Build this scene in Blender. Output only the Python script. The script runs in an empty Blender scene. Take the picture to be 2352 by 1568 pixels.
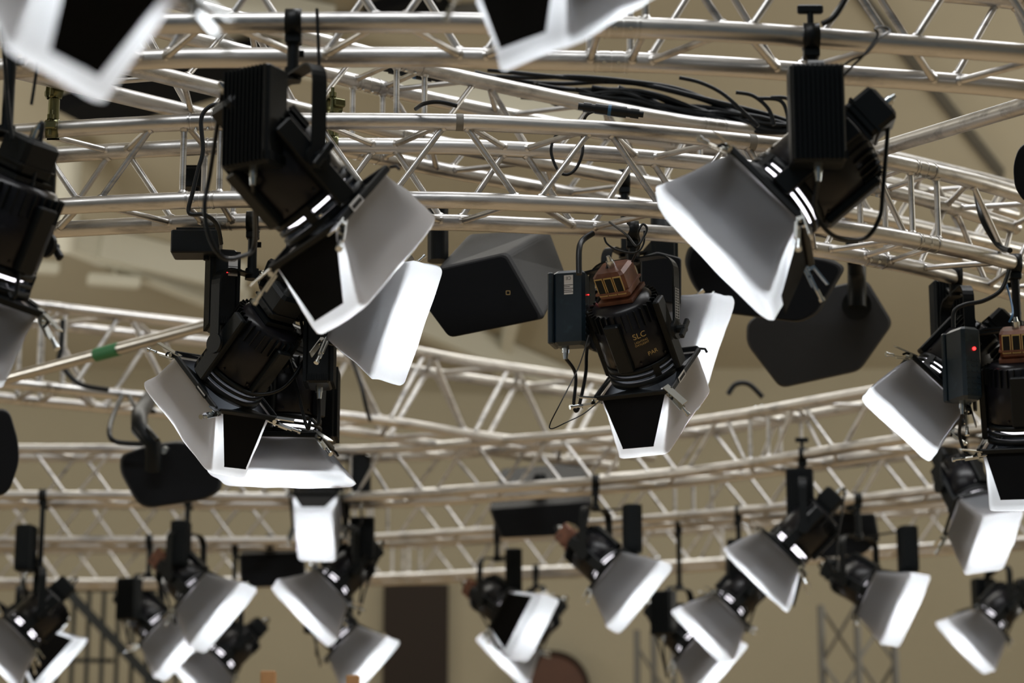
import bpy, math, random
from mathutils import Vector, Matrix, noise
random.seed(7)
sc = bpy.context.scene
COL = sc.collection
R = math.radians

# ------------------------------------------------------------------ camera
FPX = 5553.0
PITCH = R(13.0)
CAM = Vector((0, 0, 1.6))
RIGHT = Vector((1, 0, 0)); UP = Vector((0, -math.sin(PITCH), math.cos(PITCH))); FWD = Vector((0, math.cos(PITCH), math.sin(PITCH)))
cd = bpy.data.cameras.new('camera'); cam = bpy.data.objects.new('camera', cd); COL.objects.link(cam)
cam.location = CAM; cam.rotation_euler = (R(90) + PITCH, 0, 0)
cd.sensor_width = 36.0; cd.lens = FPX / 2352 * 36.0
cd.clip_start = 0.1; cd.clip_end = 200
cd.dof.use_dof = True; cd.dof.focus_distance = 6.95; cd.dof.aperture_fstop = 2.5; cd.dof.aperture_blades = 0
sc.camera = cam

# ------------------------------------------------------------------ world, lights, exposure
w = bpy.data.worlds.new('hall_air'); sc.world = w; w.use_nodes = True
bg = w.node_tree.nodes['Background']; bg.inputs[0].default_value = (0.62, 0.84, 1.0, 1); bg.inputs[1].default_value = 0.10
sc.view_settings.view_transform = 'Standard'
try: sc.view_settings.look = 'None'
except Exception: pass
sc.view_settings.exposure = 0.0; sc.view_settings.gamma = 1.0
def area(name, loc, rot, sx, sy, power, col):
    l = bpy.data.lights.new(name, 'AREA'); l.shape = 'RECTANGLE'; l.size = sx; l.size_y = sy; l.energy = power; l.color = col
    o = bpy.data.objects.new(name, l); COL.objects.link(o); o.location = loc; o.rotation_euler = rot
    return o
area('hall_light_strip', (-2.0, 3.0, 8.6), (0, 0, 0), 6, 1.2, 250, (0.96, 0.98, 1.0))
area('hall_light_strip', (2.5, 8.5, 8.9), (0, 0, 0), 6, 1.2, 290, (0.97, 0.98, 1.0))
area('hall_light_strip', (0.0, 14.0, 7.6), (0, 0, 0), 8, 1.2, 220, (1.0, 0.97, 0.9))
for sx in (-1, 1):                     # unseen fill lights added to brighten the ceiling, left and right of the view
    area('ceiling_fill', (sx*7.6, 16.0, 4.2), (R(180), R(-28*sx), 0), 5, 0.6, 215, (1.0, 0.97, 0.90))
    area('ceiling_fill', (sx*7.6, 8.5, 5.2), (R(180), R(-28*sx), 0), 5, 0.6, 215, (1.0, 0.97, 0.90))

# ------------------------------------------------------------------ pixel helpers (points in the hall)
def ray(px, py):
    return (RIGHT * ((px - 1176) / FPX) + UP * (-(py - 784) / FPX) + FWD).normalized()
def at(px, py, Y):                     # point at distance Y (metres down the hall)
    d = ray(px, py); return CAM + d * (Y / d.y)
def atz(px, py, z):                    # point at height z above the camera
    d = ray(px, py); return CAM + d * (z / d.z)
def cv(v):                             # image-style vector (right, down, away) -> world
    return (RIGHT * v[0] - UP * v[1] + FWD * v[2]).normalized()

# ------------------------------------------------------------------ materials
def mat(name, col, rough=0.5, metal=0.0, spec=0.5, bump=None, vary=None, emit=None, coat=0.0):
    m = bpy.data.materials.new(name); m.use_nodes = True
    nt = m.node_tree; b = nt.nodes['Principled BSDF']
    b.inputs['Base Color'].default_value = (*col, 1); b.inputs['Roughness'].default_value = rough
    b.inputs['Metallic'].default_value = metal; b.inputs['Specular IOR Level'].default_value = spec
    b.inputs['Coat Weight'].default_value = coat
    tc = nt.nodes.new('ShaderNodeTexCoord')
    if vary:
        sc_, c2, lo, hi = vary
        n = nt.nodes.new('ShaderNodeTexNoise'); n.inputs['Scale'].default_value = sc_; n.inputs['Detail'].default_value = 6
        nt.links.new(tc.outputs['Object'], n.inputs['Vector'])
        r = nt.nodes.new('ShaderNodeValToRGB'); r.color_ramp.elements[0].position = lo; r.color_ramp.elements[1].position = hi
        r.color_ramp.elements[0].color = (*c2, 1); r.color_ramp.elements[1].color = (*col, 1)
        nt.links.new(n.outputs['Fac'], r.inputs['Fac']); nt.links.new(r.outputs['Color'], b.inputs['Base Color'])
    if bump:
        n = nt.nodes.new('ShaderNodeTexNoise'); n.inputs['Scale'].default_value = bump[0]; n.inputs['Detail'].default_value = 3
        nt.links.new(tc.outputs['Object'], n.inputs['Vector'])
        bp = nt.nodes.new('ShaderNodeBump'); bp.inputs['Strength'].default_value = bump[1]; bp.inputs['Distance'].default_value = bump[2]
        nt.links.new(n.outputs['Fac'], bp.inputs['Height']); nt.links.new(bp.outputs['Normal'], b.inputs['Normal'])
    if emit:
        b.inputs['Emission Color'].default_value = (*emit[0], 1); b.inputs['Emission Strength'].default_value = emit[1]
    return m

def alu_mat(name, col, rough):
    m = mat(name, col, rough, 1.0); nt = m.node_tree; b = nt.nodes['Principled BSDF']
    tc = nt.nodes['Texture Coordinate']
    n = nt.nodes.new('ShaderNodeTexNoise'); n.inputs['Scale'].default_value = 9; n.inputs['Detail'].default_value = 8; n.inputs['Roughness'].default_value = 0.65
    mp = nt.nodes.new('ShaderNodeMapping'); mp.inputs['Scale'].default_value = (0.35, 1, 2.2)
    nt.links.new(tc.outputs['Object'], mp.inputs['Vector']); nt.links.new(mp.outputs['Vector'], n.inputs['Vector'])
    r = nt.nodes.new('ShaderNodeValToRGB'); e = r.color_ramp.elements
    e[0].position = 0.30; e[0].color = (col[0]*0.42, col[1]*0.42, col[2]*0.44, 1); e[1].position = 0.50; e[1].color = (*col, 1)
    nt.links.new(n.outputs['Fac'], r.inputs['Fac']); nt.links.new(r.outputs['Color'], b.inputs['Base Color'])
    n2 = nt.nodes.new('ShaderNodeTexNoise'); n2.inputs['Scale'].default_value = 60; n2.inputs['Detail'].default_value = 4
    nt.links.new(mp.outputs['Vector'], n2.inputs['Vector'])
    mr = nt.nodes.new('ShaderNodeMapRange'); mr.inputs['To Min'].default_value = rough - 0.07; mr.inputs['To Max'].default_value = rough + 0.12
    nt.links.new(n2.outputs['Fac'], mr.inputs['Value']); nt.links.new(mr.outputs['Result'], b.inputs['Roughness'])
    return m

M = {}
M['alu'] = alu_mat('truss aluminium', (0.64, 0.63, 0.615), 0.37)
M['alu2'] = alu_mat('coupler aluminium', (0.55, 0.54, 0.52), 0.30)
M['black'] = mat('black powder coat', (0.0045, 0.0065, 0.008), 0.42, 0.0, 0.22, bump=(260, 0.25, 0.001))
M['barrel'] = mat('black barrel paint', (0.005, 0.0055, 0.008), 0.30, 0.0, 0.30, vary=(14, (0.008, 0.0075, 0.011), 0.35, 0.6))
M['navy'] = mat('dark blue black paint', (0.010, 0.022, 0.034), 0.34, 0.0, 0.5, vary=(30, (0.02, 0.04, 0.055), 0.28, 0.42))
M['rubber'] = mat('black rubber', (0.006, 0.008, 0.010), 0.42, 0.0, 0.3)
M['leaf'] = mat('matt black leaf', (0.006, 0.0065, 0.0075), 0.75, 0.0, 0.08)
M['steel'] = mat('zinc steel', (0.62, 0.66, 0.68), 0.22, 1.0)
M['brass'] = mat('passivated brass', (0.16, 0.16, 0.08), 0.34, 1.0)
M['copper'] = mat('copper brown paint', (0.19, 0.075, 0.042), 0.42, 0.2, 0.5, vary=(22, (0.10, 0.04, 0.026), 0.35, 0.6))
M['cloth'] = mat('speaker grille cloth', (0.007, 0.008, 0.010), 0.85, 0, 0.15, bump=(700, 0.5, 0.001))
M['cab'] = mat('speaker textured paint', (0.014, 0.015, 0.017), 0.55, 0, 0.35, bump=(420, 0.9, 0.002))
M['white'] = mat('printed white label', (0.72, 0.72, 0.72), 0.6)
M['gold'] = mat('gold print', (0.50, 0.36, 0.14), 0.5)
M['ink'] = mat('black ink', (0.02, 0.02, 0.02), 0.6)
M['ink_blue'] = mat('blue ink', (0.03, 0.13, 0.24), 0.6)
M['tape'] = mat('grey tape', (0.20, 0.19, 0.17), 0.6)
M['blue'] = mat('blue plastic', (0.02, 0.10, 0.22), 0.45)
M['green'] = mat('green tape', (0.04, 0.20, 0.08), 0.6)
M['yellow'] = mat('yellow tape', (0.45, 0.35, 0.05), 0.6)
M['wood'] = mat('pale wood', (0.48, 0.27, 0.12), 0.6, vary=(20, (0.40, 0.21, 0.09), 0.3, 0.7))
M['red_led'] = mat('red led', (0.4, 0, 0), 0.4, emit=((1, 0.02, 0.02), 6))
M['green_led'] = mat('green led', (0, 0.3, 0.1), 0.4, emit=((0.02, 0.9, 0.25), 3))
M['lampglow'] = mat('lamp glass', (0.9, 0.9, 0.95), 0.4, emit=((0.97, 0.93, 1.0), 3.0))
M['lampglow'].cycles.emission_sampling = 'NONE'
def paper_mat(name='shaded diffusion paper', col=(0.33, 0.35, 0.385, 1)):
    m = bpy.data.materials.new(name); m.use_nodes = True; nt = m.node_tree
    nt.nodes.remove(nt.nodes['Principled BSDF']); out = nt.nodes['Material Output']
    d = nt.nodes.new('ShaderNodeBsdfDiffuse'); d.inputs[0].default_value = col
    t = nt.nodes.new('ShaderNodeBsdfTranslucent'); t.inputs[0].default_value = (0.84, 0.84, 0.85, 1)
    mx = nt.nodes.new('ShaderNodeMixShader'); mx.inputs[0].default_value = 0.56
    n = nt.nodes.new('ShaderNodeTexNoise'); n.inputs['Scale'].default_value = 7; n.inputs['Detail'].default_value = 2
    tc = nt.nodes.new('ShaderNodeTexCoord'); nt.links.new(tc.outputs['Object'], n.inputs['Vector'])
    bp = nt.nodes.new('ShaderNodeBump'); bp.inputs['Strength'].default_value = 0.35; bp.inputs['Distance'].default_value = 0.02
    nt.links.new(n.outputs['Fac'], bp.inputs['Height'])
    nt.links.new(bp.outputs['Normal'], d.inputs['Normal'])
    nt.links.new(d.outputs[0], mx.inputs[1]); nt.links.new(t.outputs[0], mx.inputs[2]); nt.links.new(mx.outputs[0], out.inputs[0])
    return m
M['paper'] = paper_mat()  # paper colour lowered to stand for the shade of the leaves
M['lit_paper'] = paper_mat('lit diffusion paper', (0.78, 0.79, 0.82, 1))  # same paper with colour raised to stand for light bouncing inside the doors

# ------------------------------------------------------------------ mesh building
class MB:
    def __init__(s): s.v = []; s.f = []; s.sm = []
    def add(s, vs, fs, smooth=False, mtx=None):
        o = len(s.v)
        s.v += [(mtx @ Vector(p)) if mtx else Vector(p) for p in vs]
        s.f += [tuple(i + o for i in f) for f in fs]; s.sm += [smooth] * len(fs)
        return s
    def box(s, c, size, mtx=None, bev=0.0):
        x, y, z = [k / 2 for k in size]; cx, cy, cz = c
        if bev <= 0:
            vs = [(cx+i*x, cy+j*y, cz+k*z) for i in (-1, 1) for j in (-1, 1) for k in (-1, 1)]
            fs = [(0,1,3,2), (4,6,7,5), (0,4,5,1), (2,3,7,6), (0,2,6,4), (1,5,7,3)]
            return s.add(vs, fs, False, mtx)
        b = bev
        prof = [(x-b, y), (x, y-b), (x, -y+b), (x-b, -y), (-x+b, -y), (-x, -y+b), (-x, y-b), (-x+b, y)]
        rings = []
        for zz, k in ((-z, b), (-z+b, 0), (z-b, 0), (z, b)):
            rings.append([(cx + px*(x-k)/x, cy + py*(y-k)/y, cz + zz) for px, py in prof])
        return s.loft(rings, True, True, False, mtx)
    def loft(s, rings, cap0=True, cap1=True, smooth=True, mtx=None, closed=True):
        n = len(rings[0]); vs = [p for r in rings for p in r]; fs = []
        for i in range(len(rings)-1):
            for j in range(n if closed else n-1):
                a = i*n + j; b = i*n + (j+1) % n
                fs.append((a, b, b+n, a+n))
        s.add(vs, fs, smooth, mtx)
        if cap0: s.add(rings[0], [tuple(range(n))[::-1]], False, mtx)
        if cap1: s.add(rings[-1], [tuple(range(n))], False, mtx)
        return s
    def cyl(s, p0, p1, r0, r1=None, n=16, caps=True, mtx=None, smooth=True):
        p0 = Vector(p0); p1 = Vector(p1); r1 = r0 if r1 is None else r1
        d = (p1-p0).normalized(); u = d.orthogonal().normalized(); v = d.cross(u)
        rr = []
        for p, r in ((p0, r0), (p1, r1)):
            rr.append([p + (u*math.cos(t) + v*math.sin(t))*r for t in [2*math.pi*k/n for k in range(n)]])
        return s.loft(rr, caps, caps, smooth, mtx)
    def tube(s, pts, r, n=10, caps=True, mtx=None):
        pts = [Vector(p) for p in pts]; rings = []
        d0 = (pts[1]-pts[0]).normalized(); u = d0.orthogonal().normalized()
        for i, p in enumerate(pts):
            d = (pts[min(i+1, len(pts)-1)] - pts[max(i-1, 0)]).normalized()
            u = (u - d*u.dot(d)).normalized(); v = d.cross(u)
            rings.append([p + (u*math.cos(t) + v*math.sin(t))*r for t in [2*math.pi*k/n for k in range(n)]])
        return s.loft(rings, caps, caps, True, mtx)
    def lathe(s, prof, n=28, mtx=None, smooth=True, a0=0.0, a1=None):
        full = a1 is None; a1 = 2*math.pi if full else a1
        m = n if full else n+1
        rings = [[(r*math.cos(a0+(a1-a0)*k/n), r*math.sin(a0+(a1-a0)*k/n), z) for k in range(m)] for r, z in prof]
        return s.loft(rings, False, False, smooth, mtx, closed=full)
    def mesh(s, name):
        me = bpy.data.meshes.new(name); me.from_pydata([tuple(p) for p in s.v], [], s.f)
        me.polygons.foreach_set('use_smooth', s.sm); me.update(); return me
    def build(s, name, m, parent=None, mtx=None):
        return put(name, s.mesh(name), m, parent, mtx)
def put(name, me, m, parent=None, mtx=None):
    if m and not me.materials: me.materials.append(M[m])
    o = bpy.data.objects.new(name, me); COL.objects.link(o)
    if parent: o.parent = parent
    if mtx: o.matrix_local = mtx
    return o
def thing(name, label, cat, loc=(0, 0, 0), group=None):
    o = bpy.data.objects.new(name, None); COL.objects.link(o); o.location = loc; o.empty_display_size = 0.05
    o['label'] = label; o['category'] = cat
    if group: o['group'] = group
    return o
def tag(o, label, cat, group=None):
    o['label'] = label; o['category'] = cat
    if group: o['group'] = group
    return o
def struct(o): o['kind'] = 'structure'; return o
def smooth_path(pts, k=8):
    pts = [Vector(p) for p in pts]; out = []
    for i in range(len(pts)-1):
        p0 = pts[max(i-1, 0)]; p1 = pts[i]; p2 = pts[i+1]; p3 = pts[min(i+2, len(pts)-1)]
        for j in range(k):
            t = j/k
            out.append(0.5*((2*p1) + (p2-p0)*t + (2*p0-5*p1+4*p2-p3)*t*t + (-p0+3*p1-3*p2+p3)*t**3))
    out.append(pts[-1]); return out
def text_mesh(txt, size, bend_r=None):
    c = bpy.data.curves.new('lettering', 'FONT'); c.body = txt; c.size = size; c.align_x = 'CENTER'; c.align_y = 'CENTER'
    o = bpy.data.objects.new('lettering', c); COL.objects.link(o)
    bpy.context.view_layer.update()
    me = bpy.data.meshes.new_from_object(o.evaluated_get(bpy.context.evaluated_depsgraph_get()))
    bpy.data.objects.remove(o); me.name = 'lettering'
    if bend_r:
        for v in me.vertices:
            t = v.co.x/bend_r; v.co = Vector((math.sin(t)*bend_r, v.co.y, math.cos(t)*bend_r - bend_r))
    return me

# ------------------------------------------------------------------ the room
def big_plane(name, vs, mm):
    b = MB(); b.add(vs, [(0, 1, 2, 3)]); return struct(b.build(name, mm))
M['wall'] = mat('painted hall wall', (0.41, 0.375, 0.28), 0.85, 0, 0.2, vary=(0.6, (0.37, 0.335, 0.245), 0.3, 0.7))
M['ceil'] = mat('painted hall ceiling', (0.41, 0.375, 0.285), 0.85, 0, 0.2, vary=(0.5, (0.37, 0.335, 0.25), 0.3, 0.7))
M['floor'] = mat('warm wooden floor', (0.66, 0.50, 0.32), 0.5, 0, 0.4, vary=(1.2, (0.56, 0.42, 0.26), 0.3, 0.7))
M['beam'] = mat('pale painted beam', (0.62, 0.61, 0.52), 0.7, 0, 0.3)
M['darkwood'] = mat('dark brown door paint', (0.020, 0.012, 0.007), 0.6, 0, 0.3)
M['brown'] = mat('brown veneer', (0.10, 0.035, 0.012), 0.5, vary=(3, (0.07, 0.025, 0.01), 0.3, 0.7))
WY = 21.0
struct(MB().box((0, 9, -0.05), (16, 26, 0.1)).build('floor', 'floor'))
struct(MB().box((0, WY+0.1, 3.2), (16, 0.2, 6.4)).build('wall_back', 'wall'))
struct(MB().box((-8.1, 9, 5), (0.2, 26, 10)).build('wall_left', 'wall'))
struct(MB().box((8.1, 9, 5), (0.2, 26, 10)).build('wall_right', 'wall'))
# ceiling slopes down to the back wall
c0 = (WY, 6.2); c1 = (9.0, 9.6); c2 = (-4.0, 9.6)
b = MB()
for (y0, z0), (y1, z1) in ((c0, c1), (c1, c2)):
    vs = [(x, y, z+t) for x in (-8, 8) for (y, z) in ((y0, z0), (y1, z1)) for t in (0, 0.15)]
    b.add(vs, [(0,2,6,4), (1,5,7,3), (0,1,3,2), (4,6,7,5), (0,4,5,1), (2,3,7,6)])
struct(b.build('ceiling', 'ceil'))
def ceil_hit(px, py, drop=0.0):        # where the sight line meets the sloped ceiling
    d = ray(px, py); k = (c1[1]-c0[1])/(c1[0]-c0[0])
    t = (c0[1]-drop + k*(0-c0[0]) - CAM.z) / (d.z - k*d.y)
    return CAM + d*t
def bar(p0, p1, wd, ht, bm=None):
    bm = bm or MB(); p0 = Vector(p0); p1 = Vector(p1); d = (p1-p0).normalized()
    s_ = d.cross(Vector((0, 0, 1)))
    s_ = s_.normalized() if s_.length > 1e-3 else Vector((1, 0, 0)); u = s_.cross(d)
    vs = [p + s_*i*wd/2 + u*j*ht/2 for p in (p0, p1) for i in (-1, 1) for j in (-1, 1)]
    return bm.add(vs, [(0,1,3,2), (4,6,7,5), (0,4,5,1), (2,3,7,6), (0,2,6,4), (1,5,7,3)])
def beam(name, p0, p1, wd, ht, m='beam'):
    return struct(bar(p0, p1, wd, ht).build(name, m))

# ------------------------------------------------------------------ trusses
def resample(pts, step=0.06):
    pts = smooth_path(pts, 12); L = [0.0]
    for a, b_ in zip(pts, pts[1:]): L.append(L[-1] + (b_-a).length)
    n = max(2, int(L[-1]/step)); out = []; j = 0
    for i in range(n+1):
        s = L[-1]*i/n
        while j < len(L)-2 and L[j+1] < s: j += 1
        t = (s-L[j])/max(1e-9, L[j+1]-L[j]); out.append(pts[j].lerp(pts[j+1], t))
    return out, L[-1]
TRUSS = {}
def truss(label, plan, zb, h=0.24, wd=0.24, pitch=0.46, joints=(), r=0.025, rb=0.0095, first=0, name='box_truss', group='aluminium box trusses', seg=16, phase=0, anchor=None):
    """plan: near bottom chord, left to right (world points); zb: world height of the bottom chords."""
    P, L = resample([Vector((p[0], p[1], zb)) for p in plan]); n = len(P)-1
    def pt(s, side, top):
        f = max(0, min(n-1e-6, s/L*n)); i = int(f); t = f-i
        p = P[i].lerp(P[i+1], t); d = (P[min(i+2, n)]-P[max(i-1, 0)]).normalized()
        return p + Vector((-d.y, d.x, 0))*wd*side + Vector((0, 0, h*top))
    o = thing(name, label, 'truss', P[n//2], group); T = Matrix.Translation(-P[n//2])
    for side in (0, 1):
        for top in (0, 1):
            MB().tube([pt(L*i/n, side, top) for i in range(n+1)], r, seg, mtx=T).build('chord', 'alu', o)
    TRUSS[label] = (zb, [[pt(L*i/160, sd, 0) for i in range(161)] for sd in (0, 1)])
    J = [0.0] + [j*L for j in joints] + [L]
    # bracing: near-top and far-bottom chords share the even nodes, the other two the odd nodes
    faces = [((0, 1), (0, 0)), ((1, 0), (1, 1)), ((1, 0), (0, 0)), ((0, 1), (1, 1))]
    sa = 0.0
    if anchor is not None:
        best = 1e9
        for q in range(0, 2001):
            p_ = pt(L*q/2000, 0, 1) - CAM; e_ = abs(1176 + FPX*p_.dot(RIGHT)/p_.dot(FWD) - anchor)
            if e_ < best: best, sa = e_, L*q/2000
    hp = pitch/2; br = []
    for a, b_ in zip(J, J[1:]):
        a2 = a + (0.055 if a > 0 else 0); b2 = b_ - (0.055 if b_ < L else 0)
        for fi, (ev, od) in enumerate(faces):
            for q in range(math.ceil((a2-sa)/hp-0.35), math.floor((b2-sa)/hp+0.35)):
                s0 = max(a2, sa + q*hp) + 0.024; s1 = min(b2, sa + (q+1)*hp) - 0.024
                x0, x1 = (ev, od) if q % 2 == 0 else (od, ev)
                br.append((pt(s0, *x0), pt(s1, *x1), fi))
            for s in ([a2] if a > 0 else []) + ([b2] if b_ < L else []):
                br.append((pt(s, *ev), pt(s, *od), fi))
    order = sorted(range(len(br)), key=lambda i: (br[i][2] in (1, 3), (br[i][0]-CAM).length))
    def one(bm, i):
        p, q, _ = br[i]; d = (q-p).normalized()
        bm.cyl(p+d*0.012, q-d*0.012, rb, rb, 8, False, T)
        for e, dd in ((p, d), (q, -d)):                    # weld collars
            bm.cyl(e+dd*(r*0.9), e+dd*(r*0.9+0.008), rb*1.55, rb*1.1, 8, False, T)
    for i in order[:100]: bm = MB(); one(bm, i); bm.build('brace', 'alu', o)
    if len(order) > 100:
        bm = MB()
        for i in order[100:]: one(bm, i)
        bm.build('brace', 'alu', o)['kind'] = 'stuff'
    for j in J[1:-1]:
        for side in (0, 1):
            for top in (0, 1):
                c = pt(j, side, top); d = (pt(j+0.05, side, top)-pt(j-0.05, side, top)).normalized()
                bm = MB()
                for lo, hi, rr in ((-0.042, -0.036, 0.0275), (-0.030, -0.002, 0.0262), (0.002, 0.030, 0.0262), (0.036, 0.042, 0.0275)):
                    bm.cyl(c+d*lo, c+d*hi, r*rr/0.025, None, seg, True, T)
                cs = bm.build('coupling_sleeve', 'alu2', o)
                ax = Vector((0, 0.45, 0.9)) if top else Vector((0, 0.9, 0.4))
                bm = MB()
                for e in (-0.018, 0.018): bm.cyl(c+d*e-ax*r*1.35, c+d*e+ax*r*1.35, 0.005, None, 8, True, T)
                bm.build('pin', 'steel', cs)
    return o

ZT = 2.0       # bottom chords above the lens, 3.6 m above the floor
def plan(z, *px): return [atz(x, y, z) for x, y in px]
T1 = truss('nearest curved box truss across the top, bottom chords blurred', plan(ZT, (-160, 92), (60, 70), (300, 57), (500, 53), (1000, 52), (1286, 60), (1500, 65), (1753, 78), (1971, 95), (2352, 124), (2560, 150)), 3.6, joints=(0.57,), seg=24, pitch=0.41, anchor=1100)
T2 = truss('sharp curved box truss in the middle carrying the centre spotlight', plan(ZT, (-150, 492), (118, 475), (357, 463), (536, 458), (1000, 459), (1250, 468), (1500, 482), (1909, 521), (2178, 568), (2333, 606), (2480, 650)), 3.6, joints=(0.212, 0.80), seg=24, pitch=0.435, anchor=1045)
T3 = truss('box truss lying diagonally behind and above the sharp middle truss', plan(2.37, (-80, 60), (321, 160), (732, 262), (1053, 338), (1535, 428), (1850, 468), (2200, 540), (2450, 600)), 3.97, joints=(0.35, 0.62), phase=1)
T6 = truss('large straight truss with upright struts, left above the distant trusses', plan(2.25, (-150, 865), (0, 878), (370, 915), (850, 962), (1100, 1000), (1500, 1050)), 3.85, h=0.37, wd=0.33, pitch=0.53, joints=(0.135,), rb=0.013, anchor=985)
TA = truss('first of the distant curved trusses, rising towards the right edge', plan(ZT, (-100, 1137), (300, 1138), (700, 1142), (967, 1134), (1112, 1123), (1366, 1105), (1550, 1087), (1717, 1065), (1826, 1047), (2080, 1007), (2250, 985), (2450, 950)), 3.6, joints=(0.33, 0.72), anchor=1082)
TB = truss('second distant curved truss, behind the speaker box at centre', plan(ZT, (-100, 1240), (200, 1240), (700, 1240), (1100, 1219), (1500, 1190), (1800, 1164), (2150, 1125), (2450, 1085)), 3.6, joints=(0.36, 0.66), phase=1)
TC = truss('farthest curved truss, lowest above the brown door', plan(ZT, (-100, 1335), (300, 1335), (860, 1325), (1200, 1310), (1540, 1295), (1900, 1270), (2350, 1240), (2500, 1230)), 3.6, joints=(0.40, 0.7))

# loose scaffold pipes
def pipe(label, p0, p1, r=0.024, m='alu'):
    c = (p0+p1)/2; return tag(MB().tube([p0, p0.lerp(p1, .33), p0.lerp(p1, .66), p1], r, 18, mtx=Matrix.Translation(-c)).build('scaffold_pipe', m, None, Matrix.Translation(c)), label, 'pipe', None)
pipe('bare pipe slanting up to the right edge above the sharp truss', at(1990, 352, 7.3), at(2420, 222, 6.2))
PA, PB = at(-60, 890, 9.9), at(520, 735, 9.2)
pp = pipe('pipe with green tape slanting up across the left truss', PA, PB, 0.024, 'alu2')
g0 = PA.lerp(PB, .50); g1 = PA.lerp(PB, .59)
MB().cyl(g0, g1, 0.027, None, 16, True, pp.matrix_basis.inverted()).build('tape_wrap', 'green', pp)

# swivel couplers joining the middle truss to the diagonal one
def half_coupler(px, side, label):
    zb, ch = TRUSS[T2['label']]; q = at(px, 262, 6.9); i = min(range(160), key=lambda i: abs(ch[side][i].x-q.x))
    c = ch[side][i] + Vector((0, 0, 0.24+0.062)); o = thing('swivel_coupler', label, 'clamp', c, 'swivel couplers between trusses')
    for k, zz in ((0, -0.062), (1, 0.062)):
        Mx = Matrix.Translation((0, 0, zz)) @ Matrix.Rotation(R(28 if k else 0), 4, 'Z') @ Matrix.Rotation(R(90), 4, 'Y')
        bm = MB(); bm.lathe([(0.0255, -0.019), (0.031, -0.019), (0.031, 0.019), (0.0255, 0.019), (0.0255, -0.019)], 24, Mx, a0=R(20), a1=R(340))
        bm.box((0.0, -0.040, 0), (0.024, 0.026, 0.036), Mx, 0.003); bm.box((0, 0.038, 0), (0.020, 0.022, 0.034), Mx, 0.003); bm.build('jaw', 'brass', o)
        MB().cyl((0, -0.042, zz-0.030), (0, -0.042, zz+0.048), 0.006, None, 8).cyl((0, -0.042, zz+0.018), (0, -0.042, zz+0.032), 0.012, None, 6).build('bolt', 'brass', o)
    MB().cyl((0, 0, -0.032), (0, 0, 0.032), 0.017, None, 12).build('pivot', 'brass', o)
half_coupler(118, 0, 'brass green swivel coupler at upper left, under the blurred white doors')
half_coupler(752, 1, 'brass green swivel coupler right of the big dark spotlight')

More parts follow.
